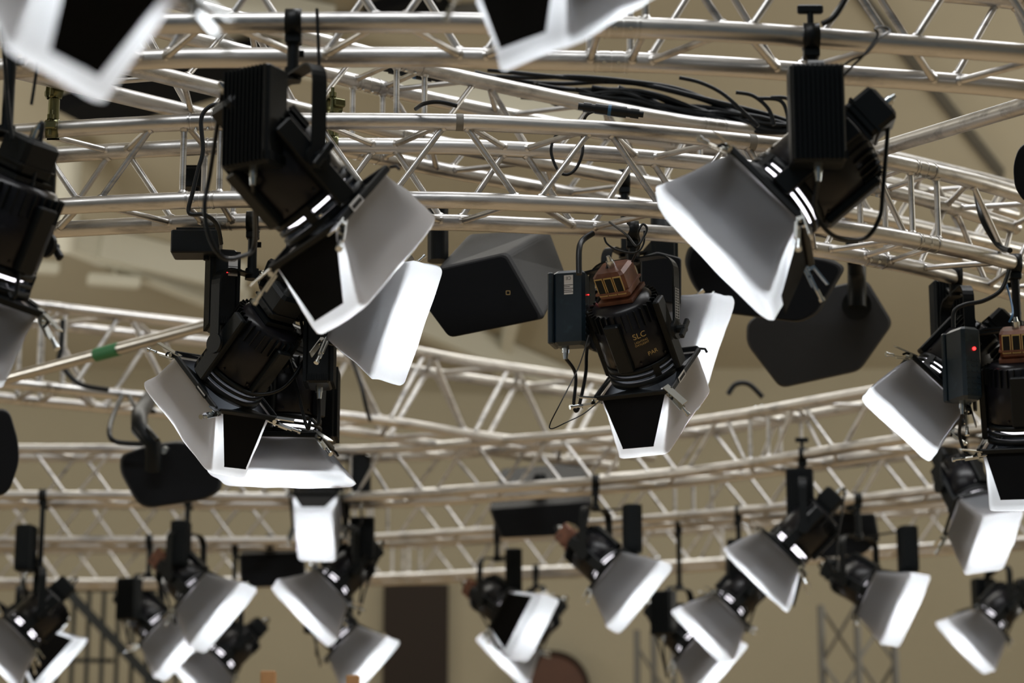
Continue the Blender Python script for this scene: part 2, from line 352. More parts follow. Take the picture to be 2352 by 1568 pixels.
# ------------------------------------------------------------------ spotlight parts (shared meshes, local z = beam)
ME = {}
def head_meshes():
    b = MB(); b.lathe([(0.0, -0.26), (0.085, -0.26), (0.098, -0.245), (0.103, -0.195), (0.108, -0.19), (0.108, -0.075), (0.100, -0.068), (0.094, -0.068)], 36)
    for k in range(8):                                  # rim screws
        t = R(45*k+20); b.cyl((0.105*math.cos(t), 0.105*math.sin(t), -0.084), (0.111*math.cos(t), 0.111*math.sin(t), -0.084), 0.004, None, 6)
    ME['barrel'] = b.mesh('barrel')
    b = MB()
    for k in range(30):
        t = 2*math.pi*k/30; m_ = Matrix.Rotation(t, 4, 'Z')
        b.box((0.099, 0, -0.222), (0.022, 0.003, 0.056), m_)
    ME['fins'] = b.mesh('cooling_fins')
    b = MB()                                            # vented front collar: three hoops with gaps and ribs
    for z0, z1, rr in ((-0.068, -0.052, 0.110), (-0.044, -0.036, 0.112), (-0.026, -0.006, 0.114)):
        b.lathe([(rr-0.010, z0), (rr, z0), (rr, z1), (rr-0.010, z1), (rr-0.010, z0)], 36)
    for k in range(6):
        b.box((0.106, 0, -0.036), (0.012, 0.022, 0.062), Matrix.Rotation(2*math.pi*k/8, 4, 'Z'))
    ME['collar'] = b.mesh('collar')
    b = MB(); b.lathe([(0.0, -0.030), (0.06, -0.034), (0.088, -0.045), (0.090, -0.066)], 32); ME['glass'] = b.mesh('glass')
    b = MB()                                            # flat side arms (local x = yoke axis)
    for s in (-1, 1):
        b.box((s*0.118, 0, -0.13), (0.022, 0.052, 0.23), None, 0.004)
    b.box((0, 0.115, -0.15), (0.05, 0.022, 0.16), None, 0.004)
    ME['rail'] = b.mesh('side_rail')
    b = MB(); b.box((0, 0.015, -0.318), (0.105, 0.10, 0.09), None, 0.010); b.box((0, 0.015, -0.268), (0.115, 0.112, 0.012)); b.box((0, 0.015, -0.300), (0.112, 0.108, 0.006))
    ME['igniter'] = b.mesh('igniter_box')
    b = MB()
    for k in range(3): b.box((-0.031+0.031*k, -0.036, -0.322), (0.027, 0.003, 0.060))
    ME['plate'] = b.mesh('nameplate')
    b = MB()
    for k in range(3): b.box((-0.031+0.031*k, -0.0375, -0.322), (0.021, 0.002, 0.052))
    ME['plate_ink'] = b.mesh('nameplate_panel')
    b = MB(); b.cyl((0, 0.015, -0.36), (0, 0.015, -0.385), 0.013, None, 6); b.cyl((0, 0.015, -0.385), (0, 0.015, -0.40), 0.009, 0.006, 12)
    ME['gland'] = b.mesh('cable_gland')
    # square filter frame (door frame)
    b = MB(); q = 0.130
    for m_ in range(4):
        rz = Matrix.Rotation(R(90*m_), 4, 'Z')
        b.box((q, 0, 0.002), (0.010, 2*q-0.01, 0.017), rz, 0.003)
        b.tube([(q, q, 0.004), (q+0.010, q+0.010, 0.012), (q+0.004, q+0.016, 0.022)], 0.004, 6, mtx=rz)
        b.add([(0.112, -0.02, -0.008), (q, 0.055-0.14, -0.004), (q, 0.085, -0.004), (0.112, 0.02, -0.008)], [(0, 1, 2, 3)], False, rz)
    ME['frame'] = b.mesh('door_frame')
    b = MB()                                            # sprung metal clip, x outwards
    b.box((0.012, 0, 0.006), (0.062, 0.016, 0.0025), Matrix.Rotation(R(-7), 4, 'Y')); b.box((0.012, 0, -0.006), (0.062, 0.016, 0.0025), Matrix.Rotation(R(7), 4, 'Y'))
    b.box((0.016, 0, 0.0105), (0.034, 0.006, 0.003), Matrix.Rotation(R(-7), 4, 'Y'))
    b.cyl((0.0, -0.010, 0), (0.0, 0.010, 0), 0.0048, None, 10); b.cyl((0.040, 0, 0.010), (0.058, 0, 0.012), 0.0038, None, 8); b.cyl((0.056, 0, 0.012), (0.062, 0, 0.0125), 0.0058, None, 8)
    ME['clip'] = b.mesh('clip')
    # ballast: z up, x along the yoke axis, y across
    b = MB(); b.box((0, 0, 0), (0.072, 0.125, 0.235), None, 0.006)
    for k in range(11): b.box((0.040, -0.055+0.011*k, 0), (0.012, 0.003, 0.225)); b.box((-0.040, -0.055+0.011*k, 0), (0.012, 0.003, 0.225))
    for k in range(13): b.box((-0.030+0.005*k, -0.064, -0.10), (0.002, 0.006, 0.02))
    ME['ballast'] = b.mesh('ballast_box')
    b = MB(); b.box((0, -0.02, 0), (0.072, 0.10, 0.235), None, 0.010)
    for i in range(7):
        for k in range(3):
            b.box((-0.02+0.02*k, -0.0705, -0.10+0.018*i), (0.012, 0.002, 0.006), None)
    b.box((0, 0.037, 0), (0.082, 0.018, 0.225), None, 0.004)
    ME['ballast_slim'] = b.mesh('ballast_box')
    b = MB(); b.cyl((0, 0, -0.117), (0, 0, -0.135), 0.012, None, 6); b.cyl((0, 0, -0.135), (0, 0, -0.155), 0.009, 0.007, 12)
    ME['bgland'] = b.mesh('cable_gland')
    # yoke: U strap hanging from its crown at z=+0.235 down to pivots at x=+-0.145
    prof = [(-0.145, 0.0), (-0.145, 0.15)]; 
    for k in range(7): t = R(180-15*k); prof.append((-0.09+0.055*math.cos(t), 0.18+0.055*math.sin(t)))
    for k in range(7): t = R(90-15*k); prof.append((0.09+0.055*math.cos(t), 0.18+0.055*math.sin(t)))
    prof += [(0.145, 0.15), (0.145, 0.0)]
    rings = []
    for i, (x, z) in enumerate(prof):
        a = Vector(prof[max(i-1, 0)]); c = Vector(prof[min(i+1, len(prof)-1)]); d = (c-a).normalized(); nx, nz = -d.y, d.x
        rings.append([(x+nx*t, yy, z+nz*t) for t, yy in ((0.003, -0.018), (0.003, 0.018), (-0.003, 0.018), (-0.003, -0.018))])
    b = MB(); b.loft(rings, True, True, False)
    for s in (-1, 1): b.cyl((s*0.140, 0, 0), (s*0.150, 0, 0), 0.030, None, 20)
    ME['yoke'] = b.mesh('yoke')
    b = MB(); b.cyl((-0.15, 0, 0), (-0.178, 0, 0), 0.012, None, 10); b.box((-0.172, 0, 0), (0.014, 0.018, 0.075), Matrix.Rotation(R(35), 4, 'X'), 0.003)
    ME['knob'] = b.mesh('tilt_handle')
    # hook clamp around a 50 mm chord running along x, chord centre at origin
    b = MB(); Mx = Matrix.Rotation(R(90), 4, 'Y')
    b.lathe([(0.0255, -0.019), (0.034, -0.019), (0.034, 0.019), (0.0255, 0.019), (0.0255, -0.019)], 26, Mx, a0=R(-170), a1=R(120))
    b.box((0, 0, -0.042), (0.038, 0.036, 0.022), None, 0.003); b.cyl((0, 0.03, -0.02), (0, 0.06, -0.055), 0.006, None, 8); b.box((0, 0.06, -0.055), (0.04, 0.008, 0.016))
    ME['clamp'] = b.mesh('hook_clamp')
    b = MB(); b.cyl((0, 0, 0.026), (0, 0, 0.062), 0.008, None, 8); b.box((0, 0, 0.070), (0.062, 0.016, 0.022), None, 0.004); ME['tee'] = b.mesh('tee_handle')
head_meshes()
LET = {}
def lettering():
    LET['slc'] = text_mesh('SLC', 0.026, 0.1085); LET['day'] = text_mesh('LIGHTING\nDAYLIGHT', 0.0095, 0.1085); LET['par'] = text_mesh('PAR', 0.019, 0.1085)
    LET['ce'] = text_mesh('CE', 0.018)
    b = MB()
    for k, wd in enumerate((0.040, 0.034, 0.042, 0.026, 0.038)): b.box(((0.042-wd)/2, 0.014-0.007*k, 0.0), (wd, 0.0022, 0.0004))
    LET['small'] = b.mesh('print_lines')
lettering()

def door_pack(fu, fv, Lz, seed, lset, rnd=0.022, gap=0.008, lw=1.0):
    """paper box and four leaves; faces: 0=+u 1=-u (small), 2=+v 3=-v (big)"""
    key = (fu, fv, Lz, seed, tuple(lset))
    rng = random.Random(seed); off = Vector((rng.random()*50, rng.random()*50, rng.random()*50))
    def sec(hu, hv, rad, z, n=9, m=6):
        rad = min(rad, hu*0.95, hv*0.95); pts = []
        for cx, cy, a0 in ((1, 1, 0), (-1, 1, 90), (-1, -1, 180), (1, -1, 270)):
            for k in range(m+1):
                t = R(a0 + 90*k/m); pts.append(Vector((cx*(hu-rad)+rad*math.cos(t), cy*(hv-rad)+rad*math.sin(t), z)))
        out = []
        N = len(pts)
        for i in range(N):                              # add points on the long straight sides
            a = pts[i]; c = pts[(i+1) % N]; k = 8 if (a-c).length > 0.05 else 1
            for j in range(k): out.append(a.lerp(c, j/k))
        return out
    # constant point count per ring: build all rings with same structure
    def ring(t):
        hu = 0.120 + (fu-0.120)*t; hv = 0.120 + (fv-0.120)*t
        rad = 0.010 + (rnd-0.010)*t
        pts = []
        rad = min(rad, hu*0.9, hv*0.9)
        for cx, cy, a0, ln in ((1, 1, 0, 'u'), (-1, 1, 90, 'v'), (-1, -1, 180, 'u'), (1, -1, 270, 'v')):
            arc = [(cx*(hu-rad)+rad*math.cos(R(a0+90*k/5)), cy*(hv-rad)+rad*math.sin(R(a0+90*k/5))) for k in range(6)]
            pts += arc
            nx = {0: (-hu+rad, hv), 90: (-hu, -hv+rad), 180: (hu-rad, -hv), 270: (hu, hv-rad)}[a0]
            e = arc[-1]
            pts += [(e[0]+(nx[0]-e[0])*j/9, e[1]+(nx[1]-e[1])*j/9) for j in range(1, 9)]
        return pts
    rings = []; K = 12
    for i in range(K+1):
        t = i/K; rings.append([Vector((x, y, 0.006+Lz*t)) for x, y in ring(t)])
    for sc_, dz in ((0.97, 0.007), (0.90, 0.011), (0.7, 0.015), (0.4, 0.018), (0.12, 0.019)):
        rings.append([Vector((x*sc_, y*sc_, 0.006+Lz+dz)) for x, y in ring(1)])
    for i, rg in enumerate(rings):
        f = min(1, i/4)
        for p in rg:
            q = Vector((p.x, p.y, 0)); q = q.normalized() if q.length > 1e-4 else Vector((0, 0, 1))
            p += q*(0.0105*f*noise.noise(p*6+off) + 0.004*f*noise.noise(p*17+off)) + Vector((0, 0, 0.006*f*noise.noise(p*9-off)))
    pm = MB().loft(rings, False, True, True).mesh('diffusion_paper')
    leaves = []
    for f in range(4):
        outer = f in lset
        small = f < 2
        hw0 = 0.108*lw if outer else 0.112
        wt = fv if small else fu
        hw1 = wt*(0.62*lw if outer else 0.80) if small else wt-0.038
        if not small: hw1 = max(hw1, 0.12)
        sgn = 1 if f % 2 == 0 else -1
        o0 = 0.124 if outer else 0.112; dd = (fu if small else fv) - 0.120
        z1 = Lz*(0.84 if outer else 0.83); ins = 0.009 if outer else -gap
        o1 = o0 + dd*z1/Lz + ins
        pts = []
        for (o_, h_, z_) in ((o0, hw0, 0.008), (o1, hw1, z1)):
            for t_ in (0.0, 0.0015):
                pts += [(sgn*(o_+t_), -h_, z_), (sgn*(o_+t_), h_, z_)]
        if not small: pts = [(-p[1], p[0], p[2]) for p in pts]
        # 0,1 inner base; 2,3 outer base; 4,5 inner tip; 6,7 outer tip
        bm = MB(); bm.add(pts, [(0, 1, 5, 4), (2, 6, 7, 3), (4, 5, 7, 6), (0, 4, 6, 2), (1, 3, 7, 5), (0, 2, 3, 1)])
        if outer:                                       # folded hem along the free edge and the hinge rod
            bm.cyl(pts[6], pts[7], 0.0022, None, 6); bm.cyl(pts[2], pts[3], 0.005, None, 8)
        leaves.append((bm.mesh('barn_door_leaf'), outer))
    return pm, leaves

BLOTCH = []
def spot(label, ring, Y, a, u, lset=(), ball=None, ign='black', fu=0.20, fv=0.085, Lz=0.17, power=8.0, chordz=3.6, clips=(0, 1, 2), seed=None,
         snap=None, tee=False, rnd=0.022, gap=0.015, lw=1.0, paper='paper', bs=None, slim=False, detail=True, near=False, cable=None, scale=1.0, yoke=True, glow=True, stem_xy=None, hang=True):
    global SEED
    seed = seed or (hash(label) % 997 if False else sum(map(ord, label)) % 997)
    A = cv(a)
    if snap:                                            # move along its sight line until it hangs right under a chord
        zb, ch = TRUSS[snap[0]['label']]; chordz = zb; best = None
        for k in range(-150, 151):
            yy = Y + k*0.01; q = at(ring[0], ring[1], yy) - A*0.135*scale
            dd = min((p.x-q.x)**2+(p.y-q.y)**2 for p in ch[snap[1]]) + 1e-5*abs(k)
            if best is None or dd < best[0]: best = (dd, yy)
        if best[0] > 0.01: print('SNAP?', label, best)
        Y = best[1]
    C = at(ring[0], ring[1], Y)
    U = cv(u); U = (U - A*U.dot(A)).normalized(); V = A.cross(U)
    h = A.cross(Vector((0, 0, 1))).normalized()
    if bs is None: bs = 1 if h.x < 0 else -1
    h = h*bs                                            # ballast side = +h
    H = C - A*0.135*scale
    o = thing('spotlight', label, 'spotlight', H, 'studio spotlights')
    inv = Matrix.Translation(-H)
    def fr(x, y, z, p): return inv @ Matrix(((x.x, y.x, z.x, p.x), (x.y, y.y, z.y, p.y), (x.z, y.z, z.z, p.z), (0, 0, 0, 1))) @ Matrix.Scale(scale, 4)
    y_ = A.cross(h)
    FH = fr(h, y_, A, C)
    if y_.dot(CAM-C) < 0: FHb = FH @ Matrix.Rotation(R(180), 4, 'Z')
    else: FHb = FH
    barrel = put('barrel', ME['barrel'], 'barrel', o, FH)
    put('cooling_fins', ME['fins'], 'black', o, FH); put('collar', ME['collar'], 'black', o, FH)
    put('side_rail', ME['rail'], 'black', o, FHb)
    gl = put('glass', ME['glass'], 'lampglow', o, FH); gl['label'] = 'glowing lamp glass'
    ig = 'igniter_'+ign
    if ig not in ME: ME[ig] = ME['igniter'].copy()
    FI = FHb @ Matrix.Rotation(R(180), 4, 'Z')
    bx = put('igniter_box', ME[ig], 'copper' if ign == 'copper' else 'black', o, FI)
    if ign == 'copper':
        bx['label'] = 'brown igniter box'
        put('nameplate', ME['plate'], 'gold', bx); put('nameplate_panel', ME['plate_ink'], 'black', bx)
    put('cable_gland', ME['gland'], 'steel', bx)
    FD = fr(U, V, A, C)
    frm = put('door_frame', ME['frame'], 'black', o, FD)
    pm, leaves = door_pack(fu, fv, Lz, seed, lset, rnd, gap, lw)
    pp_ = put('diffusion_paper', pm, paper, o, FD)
    for k, (me, outer) in enumerate(leaves):
        put('barn_door_leaf', me, 'leaf', o, FD)
    rng = random.Random(seed)
    for k in clips:
        sx, sy = ((1, 1), (1, -1), (-1, 1), (-1, -1))[k]
        Mc = FD @ Matrix.Translation((sx*0.130, sy*0.130, 0.008)) @ Matrix.Rotation(math.atan2(sy, sx)+rng.uniform(-.5, .5), 4, 'Z') @ Matrix.Rotation(R(rng.uniform(-45, 25)), 4, 'Y') @ Matrix.Scale(1.35, 4)
        put('clip', ME['clip'], 'steel', o, Mc)
    # yoke and ballast hang upright
    hx = h; zy = Vector((0, 0, 1)); hy = zy.cross(hx)
    FY = fr(hx, hy, zy, H)
    yk = put('yoke', ME['yoke'], 'black', o, FY) if yoke else None
    if yoke: kn = put('tilt_handle', ME['knob'], 'black', o, FY)
    bme = ME['ballast_slim'] if slim else ME['ballast']
    if ball:
        B = at(ball[0], ball[1], Y+ball[2])
        rot = math.atan2(hx.y, hx.x) if len(ball) < 4 else R(ball[3])
    else:
        B = H + hx*0.200*scale + zy*0.08; rot = math.atan2(hx.y, hx.x)
    FB = inv @ Matrix.Translation(B) @ Matrix.Rotation(rot, 4, 'Z') @ Matrix.Scale(scale, 4)
    if slim: bme_ = bme
    bb = put('ballast_box', bme, 'navy' if slim else 'black', o, FB)
    put('cable_gland', ME['bgland'], 'steel', bb)
    crown = H + zy*0.235*scale
    if yoke:                                            # bracket from ballast to yoke crown
        bm = MB(); bar(crown-zy*0.005-H, B+zy*0.10*scale-H, 0.03, 0.006, bm); bar(B+zy*0.10*scale-H, B-H, 0.03, 0.006, bm); bm.build('ballast_bracket', 'black', o)
    if hang:
        top = Vector((crown.x, crown.y, max(chordz, crown.z+0.06)))
        if stem_xy: top.x, top.y = stem_xy
        bm = MB(); bm.tube([crown-H-zy*0.01, top-zy*0.045-H], 0.014, 10); bm.cyl(crown-H-zy*.012, crown-H+zy*0.02, 0.022, None, 6); bm.build('hanging_stem', 'black', o)
        hc = put('hook_clamp', ME['clamp'], 'black', o, Matrix.Translation(top-H))
        if tee: put('tee_handle', ME['tee'], 'black', hc)
    # lead from ballast to igniter
    rear = (FI @ Vector((0, 0.015, -0.385))); out_ = ((FI.to_3x3() @ Vector((0, 0, -1))).normalized())
    bot = FB @ Vector((0, 0, -0.15))
    if cable: cpts = [bot] + [at(x, y, Y+dz)-H for x, y, dz in cable] + [rear]
    else:
        mid = (bot+rear)/2 - zy*(0.24+0.1*rng.random())*scale + hy*0.06
        cpts = [bot, bot-zy*0.08, mid.lerp(bot, .35)-zy*0.01, mid, mid.lerp(rear, .4), rear+out_*0.03-zy*.03, rear]
    MB().tube(smooth_path(cpts, 8), 0.0055, 8).build('lead', 'rubber', o)
    # lamp
    ld = bpy.data.lights.new('lamp', 'SPOT'); ld.energy = power; ld.spot_size = R(150); ld.spot_blend = 0.25; ld.shadow_soft_size = 0.03; ld.color = (0.90, 0.96, 1.0)
    lo = bpy.data.objects.new('lamp', ld); COL.objects.link(lo); lo.parent = o
    lo.matrix_local = FD @ Matrix.Translation((0, 0, -0.026)) @ Matrix.Rotation(R(180), 4, 'X')
    return dict(o=o, FH=FH, FD=FD, FB=FB, FHb=FHb, barrel=barrel, yoke=yk, FY=FY, ball=bb, frame=frm, h=h, H=H, C=C, A=A, FI=FI, igniter=bx)

# ------------------------------------------------------------------ the spotlights
S = {}
S['big'] = spot('large dark spotlight left of centre, hung before the sharp truss', (755, 500), 5.4, (.6, .7, .2), (-.42, .52, -.74), (0,), ball=(585, 275, -.16, 60), fu=.205, gap=.02, clips=(0, 1, 2), snap=(T1, 0), cable=[(585, 560, .1), (550, 590, .05), (510, 590, 0), (480, 540, -.02), (470, 470, -.02), (483, 395, -.02)], power=10, paper='lit_paper')
S['right'] = spot('large spotlight at upper right with pale grey doors tipped left', (1772, 474), 5.4, (-.70, .58, -.10), (.48, .74, -.40), (0,), fu=.205, rnd=.04, ball=(1875, 268, -.16, 90), tee=True, snap=(T1, 0), cable=[(1872, 480, -.1), (1900, 530, -.08), (1940, 550, -.05), (1990, 545, 0), (2020, 500, 0), (2028, 440, 0)], power=9)
S['leftlow'] = spot('sharp spotlight at left with white doors, printed strip on its door frame', (518, 885), 6.9, (-.55, .72, .30), (.52, .70, -.49), (0,), fu=.21, rnd=.035, ball=(510, 670, -.05, 15), snap=(T2, 1), gap=.02, lw=.88, power=10, paper='lit_paper', cable=[(527, 850, -.1), (550, 890, -.1), (600, 905, -.1), (650, 890, -.1), (690, 840, -.05), (700, 790, 0)])
S['behind'] = spot('spotlight with glowing white front behind the large dark one', (830, 702), 7.0, (.78, .3, -.55), (-.3, .87, .05), (), ball=(735, 800, .1, 0), snap=(T2, 1), fu=.185, rnd=.018)
S['centre'] = spot('sharp centre spotlight with gold lettering and brown igniter box', (1487, 856), 6.9, (.33, .86, .38), (-.32, .67, -.67), (0,), ball=(1298, 712, -.05, 75), ign='copper', slim=True, snap=(T2, 1), gap=.02, power=10, paper='lit_paper', cable=[(1322, 860, 0), (1318, 930, 0), (1328, 938, 0), (1345, 860, 0), (1352, 780, -.02)])
S['behindc'] = spot('spotlight hidden behind the centre one, glowing white corner showing', (1515, 770), 8.2, (.78, .3, -.5), (-.25, .9, .05), (), ball=(1518, 640, .0, 10), snap=(T3, 0))
S['rightedge'] = spot('spotlight cut by the right edge with red light on its ballast', (2352, 1012), 7.4, (.1, .95, .15), (-.3, .12, -.9), (0,), ball=(2206, 842, -.06, 24), ign='copper', slim=True, snap=(T2, 0), cable=[(2204, 1000, 0), (2225, 1045, 0), (2270, 1040, 0), (2310, 980, -.05), (2325, 900, -.05)], fu=.19, fv=.10)
S['rightgrey'] = spot('spotlight with grey doors behind the red-lit ballast at right', (2140, 898), 8.2, (-.64, .62, -.2), (.66, .68, -.15), (), ball=(2182, 725, .3), fu=.15, fv=.075, Lz=.15, snap=(T2, 1))
S['rightbright'] = spot('bright tall spotlight front below the right-edge spotlight', (2245, 1175), 10.4, (.26, .70, -.66), (-.1, .65, .75), (), ball=(2225, 1120, .2), snap=(TA, 0), fv=.095)
S['cornerright'] = spot('lowest spotlight in the bottom right corner, doors tipped left', (2262, 1435), 13.4, (-.66, .62, -.32), (.66, .70, 0), (), snap=(TC, 0), hang=True)
S['farright'] = spot('distant spotlight with bright front before the lattice tower', (2020, 1365), 12.2, (.64, .38, -.72), (-.32, .9, .1), (), ball=(2085, 1262, 0, 0), snap=(TB, 0))
S['archright'] = spot('dark spotlight high on the right distant truss, grey doors tipped left', (1800, 1268), 11.0, (-.68, .68, -.06), (.62, .72, -.3), (0,), ball=(1838, 1135, 0, 80), tee=True, snap=(TA, 0))
S['lowright'] = spot('distant spotlight tipped left above the overlapping bright one', (1662, 1405), 12.8, (-.66, .65, -.36), (.7, .7, 0), (), ball=(1698, 1290, 0, 90), snap=(TB, 0))
S['lowrightb'] = spot('overlapping bright spotlight at the bottom edge pointing right', (1600, 1488), 13.4, (.62, .60, -.5), (-.6, .78, .1), (), snap=(TB, 1))
S['midright'] = spot('blurred spotlight right of centre with wide white front', (1412, 1318), 11.6, (.66, .58, -.5), (-.65, .75, .1), (), ball=(1452, 1215, 0, 0), ign='copper', snap=(TA, 0), fu=.21)
S['midlow'] = spot('distant spotlight at bottom centre with black door and white front', (1178, 1408), 13.0, (.66, .40, -.66), (-.45, .85, .1), (3,), ball=(1180, 1310, 0, 0), ign='copper', snap=(TB, 0))
S['midlowb'] = spot('spotlight at the bottom edge centre pointing down left', (1198, 1470), 15.2, (-.64, .64, -.38), (.7, .7, 0), (), fu=.21, snap=(TC, 0))
S['tray'] = spot('spotlight seen from below with wide tray-like white front', (655, 1012), 7.7, (-.03, .93, -.20), (.98, .06, -.1), (), ball=(745, 930, .15, 0), fu=.215, fv=.15, Lz=.11, snap=(T3, 1), clips=(0, 2), rnd=.06)
S['square'] = spot('spotlight facing us with a bright square front', (728, 1172), 12.0, (0, .66, -.68), (0, .68, .66), (1,), fu=.185, fv=.095, snap=(TA, 0), ball=(830, 1100, .1, 0))
S['leftpair'] = spot('distant spotlight tipped left under the square bright one', (752, 1356), 12.0, (-.64, .62, -.46), (.68, .72, 0), (), ball=(832, 1240, 0, 90), snap=(TA, 1), fu=.215)
S['bottompair'] = spot('spotlight at bottom edge behind the tipped left one, pointing right', (806, 1482), 13.5, (.66, .58, -.5), (-.65, .75, 0), (), snap=(TB, 0))
S['leftdist'] = spot('distant spotlight at lower left with broad white strip, reddish igniter', (463, 1368), 12.0, (.66, .56, -.5), (-.62, .76, 0), (), ball=(415, 1250, 0, 0), ign='copper', snap=(TA, 0), fu=.21)
S['leftdistb'] = spot('smaller spotlight below the broad white strip one, pointing right', (372, 1452), 13.7, (.68, .58, -.42), (-.65, .75, 0), (), snap=(TB, 0))
S['leftdistc'] = spot('spotlight at bottom left pointing down left behind the pair', (497, 1525), 14.0, (-.64, .63, -.42), (.7, .7, 0), (), snap=(TB, 1))
S['cornerleft'] = spot('bottom left corner spotlight pointing out of the frame', (42, 1458), 12.0, (-.66, .66, -.36), (.68, .7, 0), (), ball=(60, 1260, 0, 0), snap=(TA, 0))
S['cornerleftb'] = spot('spotlight beside the bottom left corner one with black door', (88, 1480), 13.7, (.72, .62, -.1), (-.62, .76, -.1), (3,), snap=(TB, 0))
S['nearleft'] = spot('strongly blurred white doors in the top left corner', (240, -232), 3.1, (-.66, .6, .3), (.45, .62, -.64), (0,), fv=.09, lw=.8, paper='lit_paper', power=9, clips=(0, 1))
S['neartop'] = spot('blurred black and white doors at the top edge centre', (1266, -160), 4.1, (.40, .86, .2), (-.52, .5, -.7), (0,), fv=.09, power=9)
S['leftedge'] = spot('dark spotlight cut by the left edge, hung from the nearest truss', (-45, 655), 5.5, (-.38, .92, .05), (.4, .2, -.85), (), ball=(-70, 340, .0, 0), snap=(T1, 0))
a_, b_ = S['nearleft']['H'], S['neartop']['H']; d_ = (b_-a_)*1.6
T0 = truss('truss nearest the lens, above the top edge of the picture', [a_-d_*.5, a_, b_, b_+d_*.5], 3.6)

def child(parent, me, m, mtx, name):
    me.name = name; me.materials.clear(); me.materials.append(M[m])
    o = bpy.data.objects.new(name, me); COL.objects.link(o); o.parent = parent; o.matrix_local = mtx; return o
# lettering on the centre spotlight, wrapped on its barrel
def barrel_text(s, key, m, ang, z, spin=0):
    d = s; F = Matrix.Rotation(R(ang), 4, 'Z') @ Matrix.Translation((0.1087, 0, z)) @ Matrix(((0, 0, 1, 0), (1, 0, 0, 0), (0, 1, 0, 0), (0, 0, 0, 1))) @ Matrix.Rotation(R(spin), 4, 'Z')
    child(s['barrel'], LET[key].copy(), m, F, 'lettering')
def cam_ang(s):                                         # direction of the lens around the barrel
    v = (s['o'].matrix_basis @ s['FH']).inverted() @ CAM; return math.degrees(math.atan2(v.y, v.x))
c = S['centre']; ca = cam_ang(c)
for key, m, da, z in (('slc', 'gold', -8, -0.172), ('day', 'gold', -8, -0.148), ('par', 'gold', -20, -0.105)): barrel_text(c, key, m, ca+da, z, 180)
# labels and lights on ballasts
def ball_label(s, slim):
    x = -0.0365 if not slim else -0.0365
    F = s['FB']; side = -1 if (s['o'].matrix_basis @ F @ Vector((-1, 0, 0)) - CAM).length < (s['o'].matrix_basis @ F @ Vector((1, 0, 0)) - CAM).length else 1
    return side
for nm in ('centre', 'leftlow'):
    s = S[nm]
    F = Matrix.Translation((0.022 if nm == 'leftlow' else 0.0, -0.0715 if nm == 'centre' else -0.0635, 0.065))
    o = child(s['ball'], MB().box((0, 0, 0), (0.028, 0.001, 0.06)).mesh('l'), 'white', F if nm == 'leftlow' else Matrix.Translation((-0.0365, -0.02, 0.07)) @ Matrix.Rotation(R(-90), 4, 'Z'), 'label_plate')
    for key, q in (('ce', 0.021), ('small', -0.012)):
        child(o, LET[key].copy(), 'ink', Matrix.Translation((0, -0.0009, q)) @ Matrix.Rotation(R(90), 4, 'X') @ Matrix.Rotation(R(180), 4, 'Z') @ Matrix.Scale(0.8, 4), 'lettering')
for nm, col in (('rightedge', 'red_led'), ('centre', 'red_led'), ('leftlow', 'red_led')):
    s = S[nm]; r = 0.0055 if nm == 'rightedge' else 0.0014
    child(s['ball'], MB().cyl((0, 0, 0), (0, -0.004, 0), r, None, 10).mesh('l'), col, Matrix.Translation((0.005, -0.0705 if nm != 'leftlow' else -0.063, 0.045)), 'indicator_light')
c = S['centre']; W = Matrix.Translation(c['H']) @ c['FY']
sg = 1 if (W.to_3x3() @ Vector((1, 0, 0))).dot(CAM-c['H']) > 0 else -1
arm_x = -0.145 + sg*0.0036
o = child(c['yoke'], MB().box((0, 0, 0), (0.001, 0.028, 0.10)).mesh('l'), 'black', Matrix.Translation((arm_x, 0, 0.08)), 'label_plate')
me = MB()
for y in (-0.012, 0, 0.012): me.box((sg*0.0008, y, 0), (0.0006, 0.0008, 0.094))
for k in range(12): me.box((sg*0.0008, 0, -0.046+0.0083*k), (0.0006, 0.024, 0.0008))
child(o, me.mesh('l'), 'white', Matrix.Identity(4), 'printed_table')
# printed strips on door frames
for nm in ('big', 'leftlow', 'centre'):
    s = S[nm]; fr_ = s['frame']
    vs = -1 if (Matrix.Translation(s['H']) @ s['FD'] @ Vector((0, 1, 0)) - CAM).length > (Matrix.Translation(s['H']) @ s['FD'] @ Vector((0, -1, 0)) - CAM).length else 1
    o = child(fr_, MB().box((0, 0, 0), (0.050, 0.001, 0.019)).mesh('l'), 'white' if nm != 'leftlow' else 'black', Matrix.Translation((0.045, vs*0.1368, 0.0)), 'label_plate')
    me = MB()
    for k in range(22): me.box((-0.021+0.002*k, vs*0.0008, 0.001), (0.0007+0.0006*((k*7) % 3)/2, 0.0008, 0.010 if nm != 'leftlow' else 0.004))
    child(o, me.mesh('l'), 'ink' if nm != 'leftlow' else 'white', Matrix.Identity(4), 'barcode')

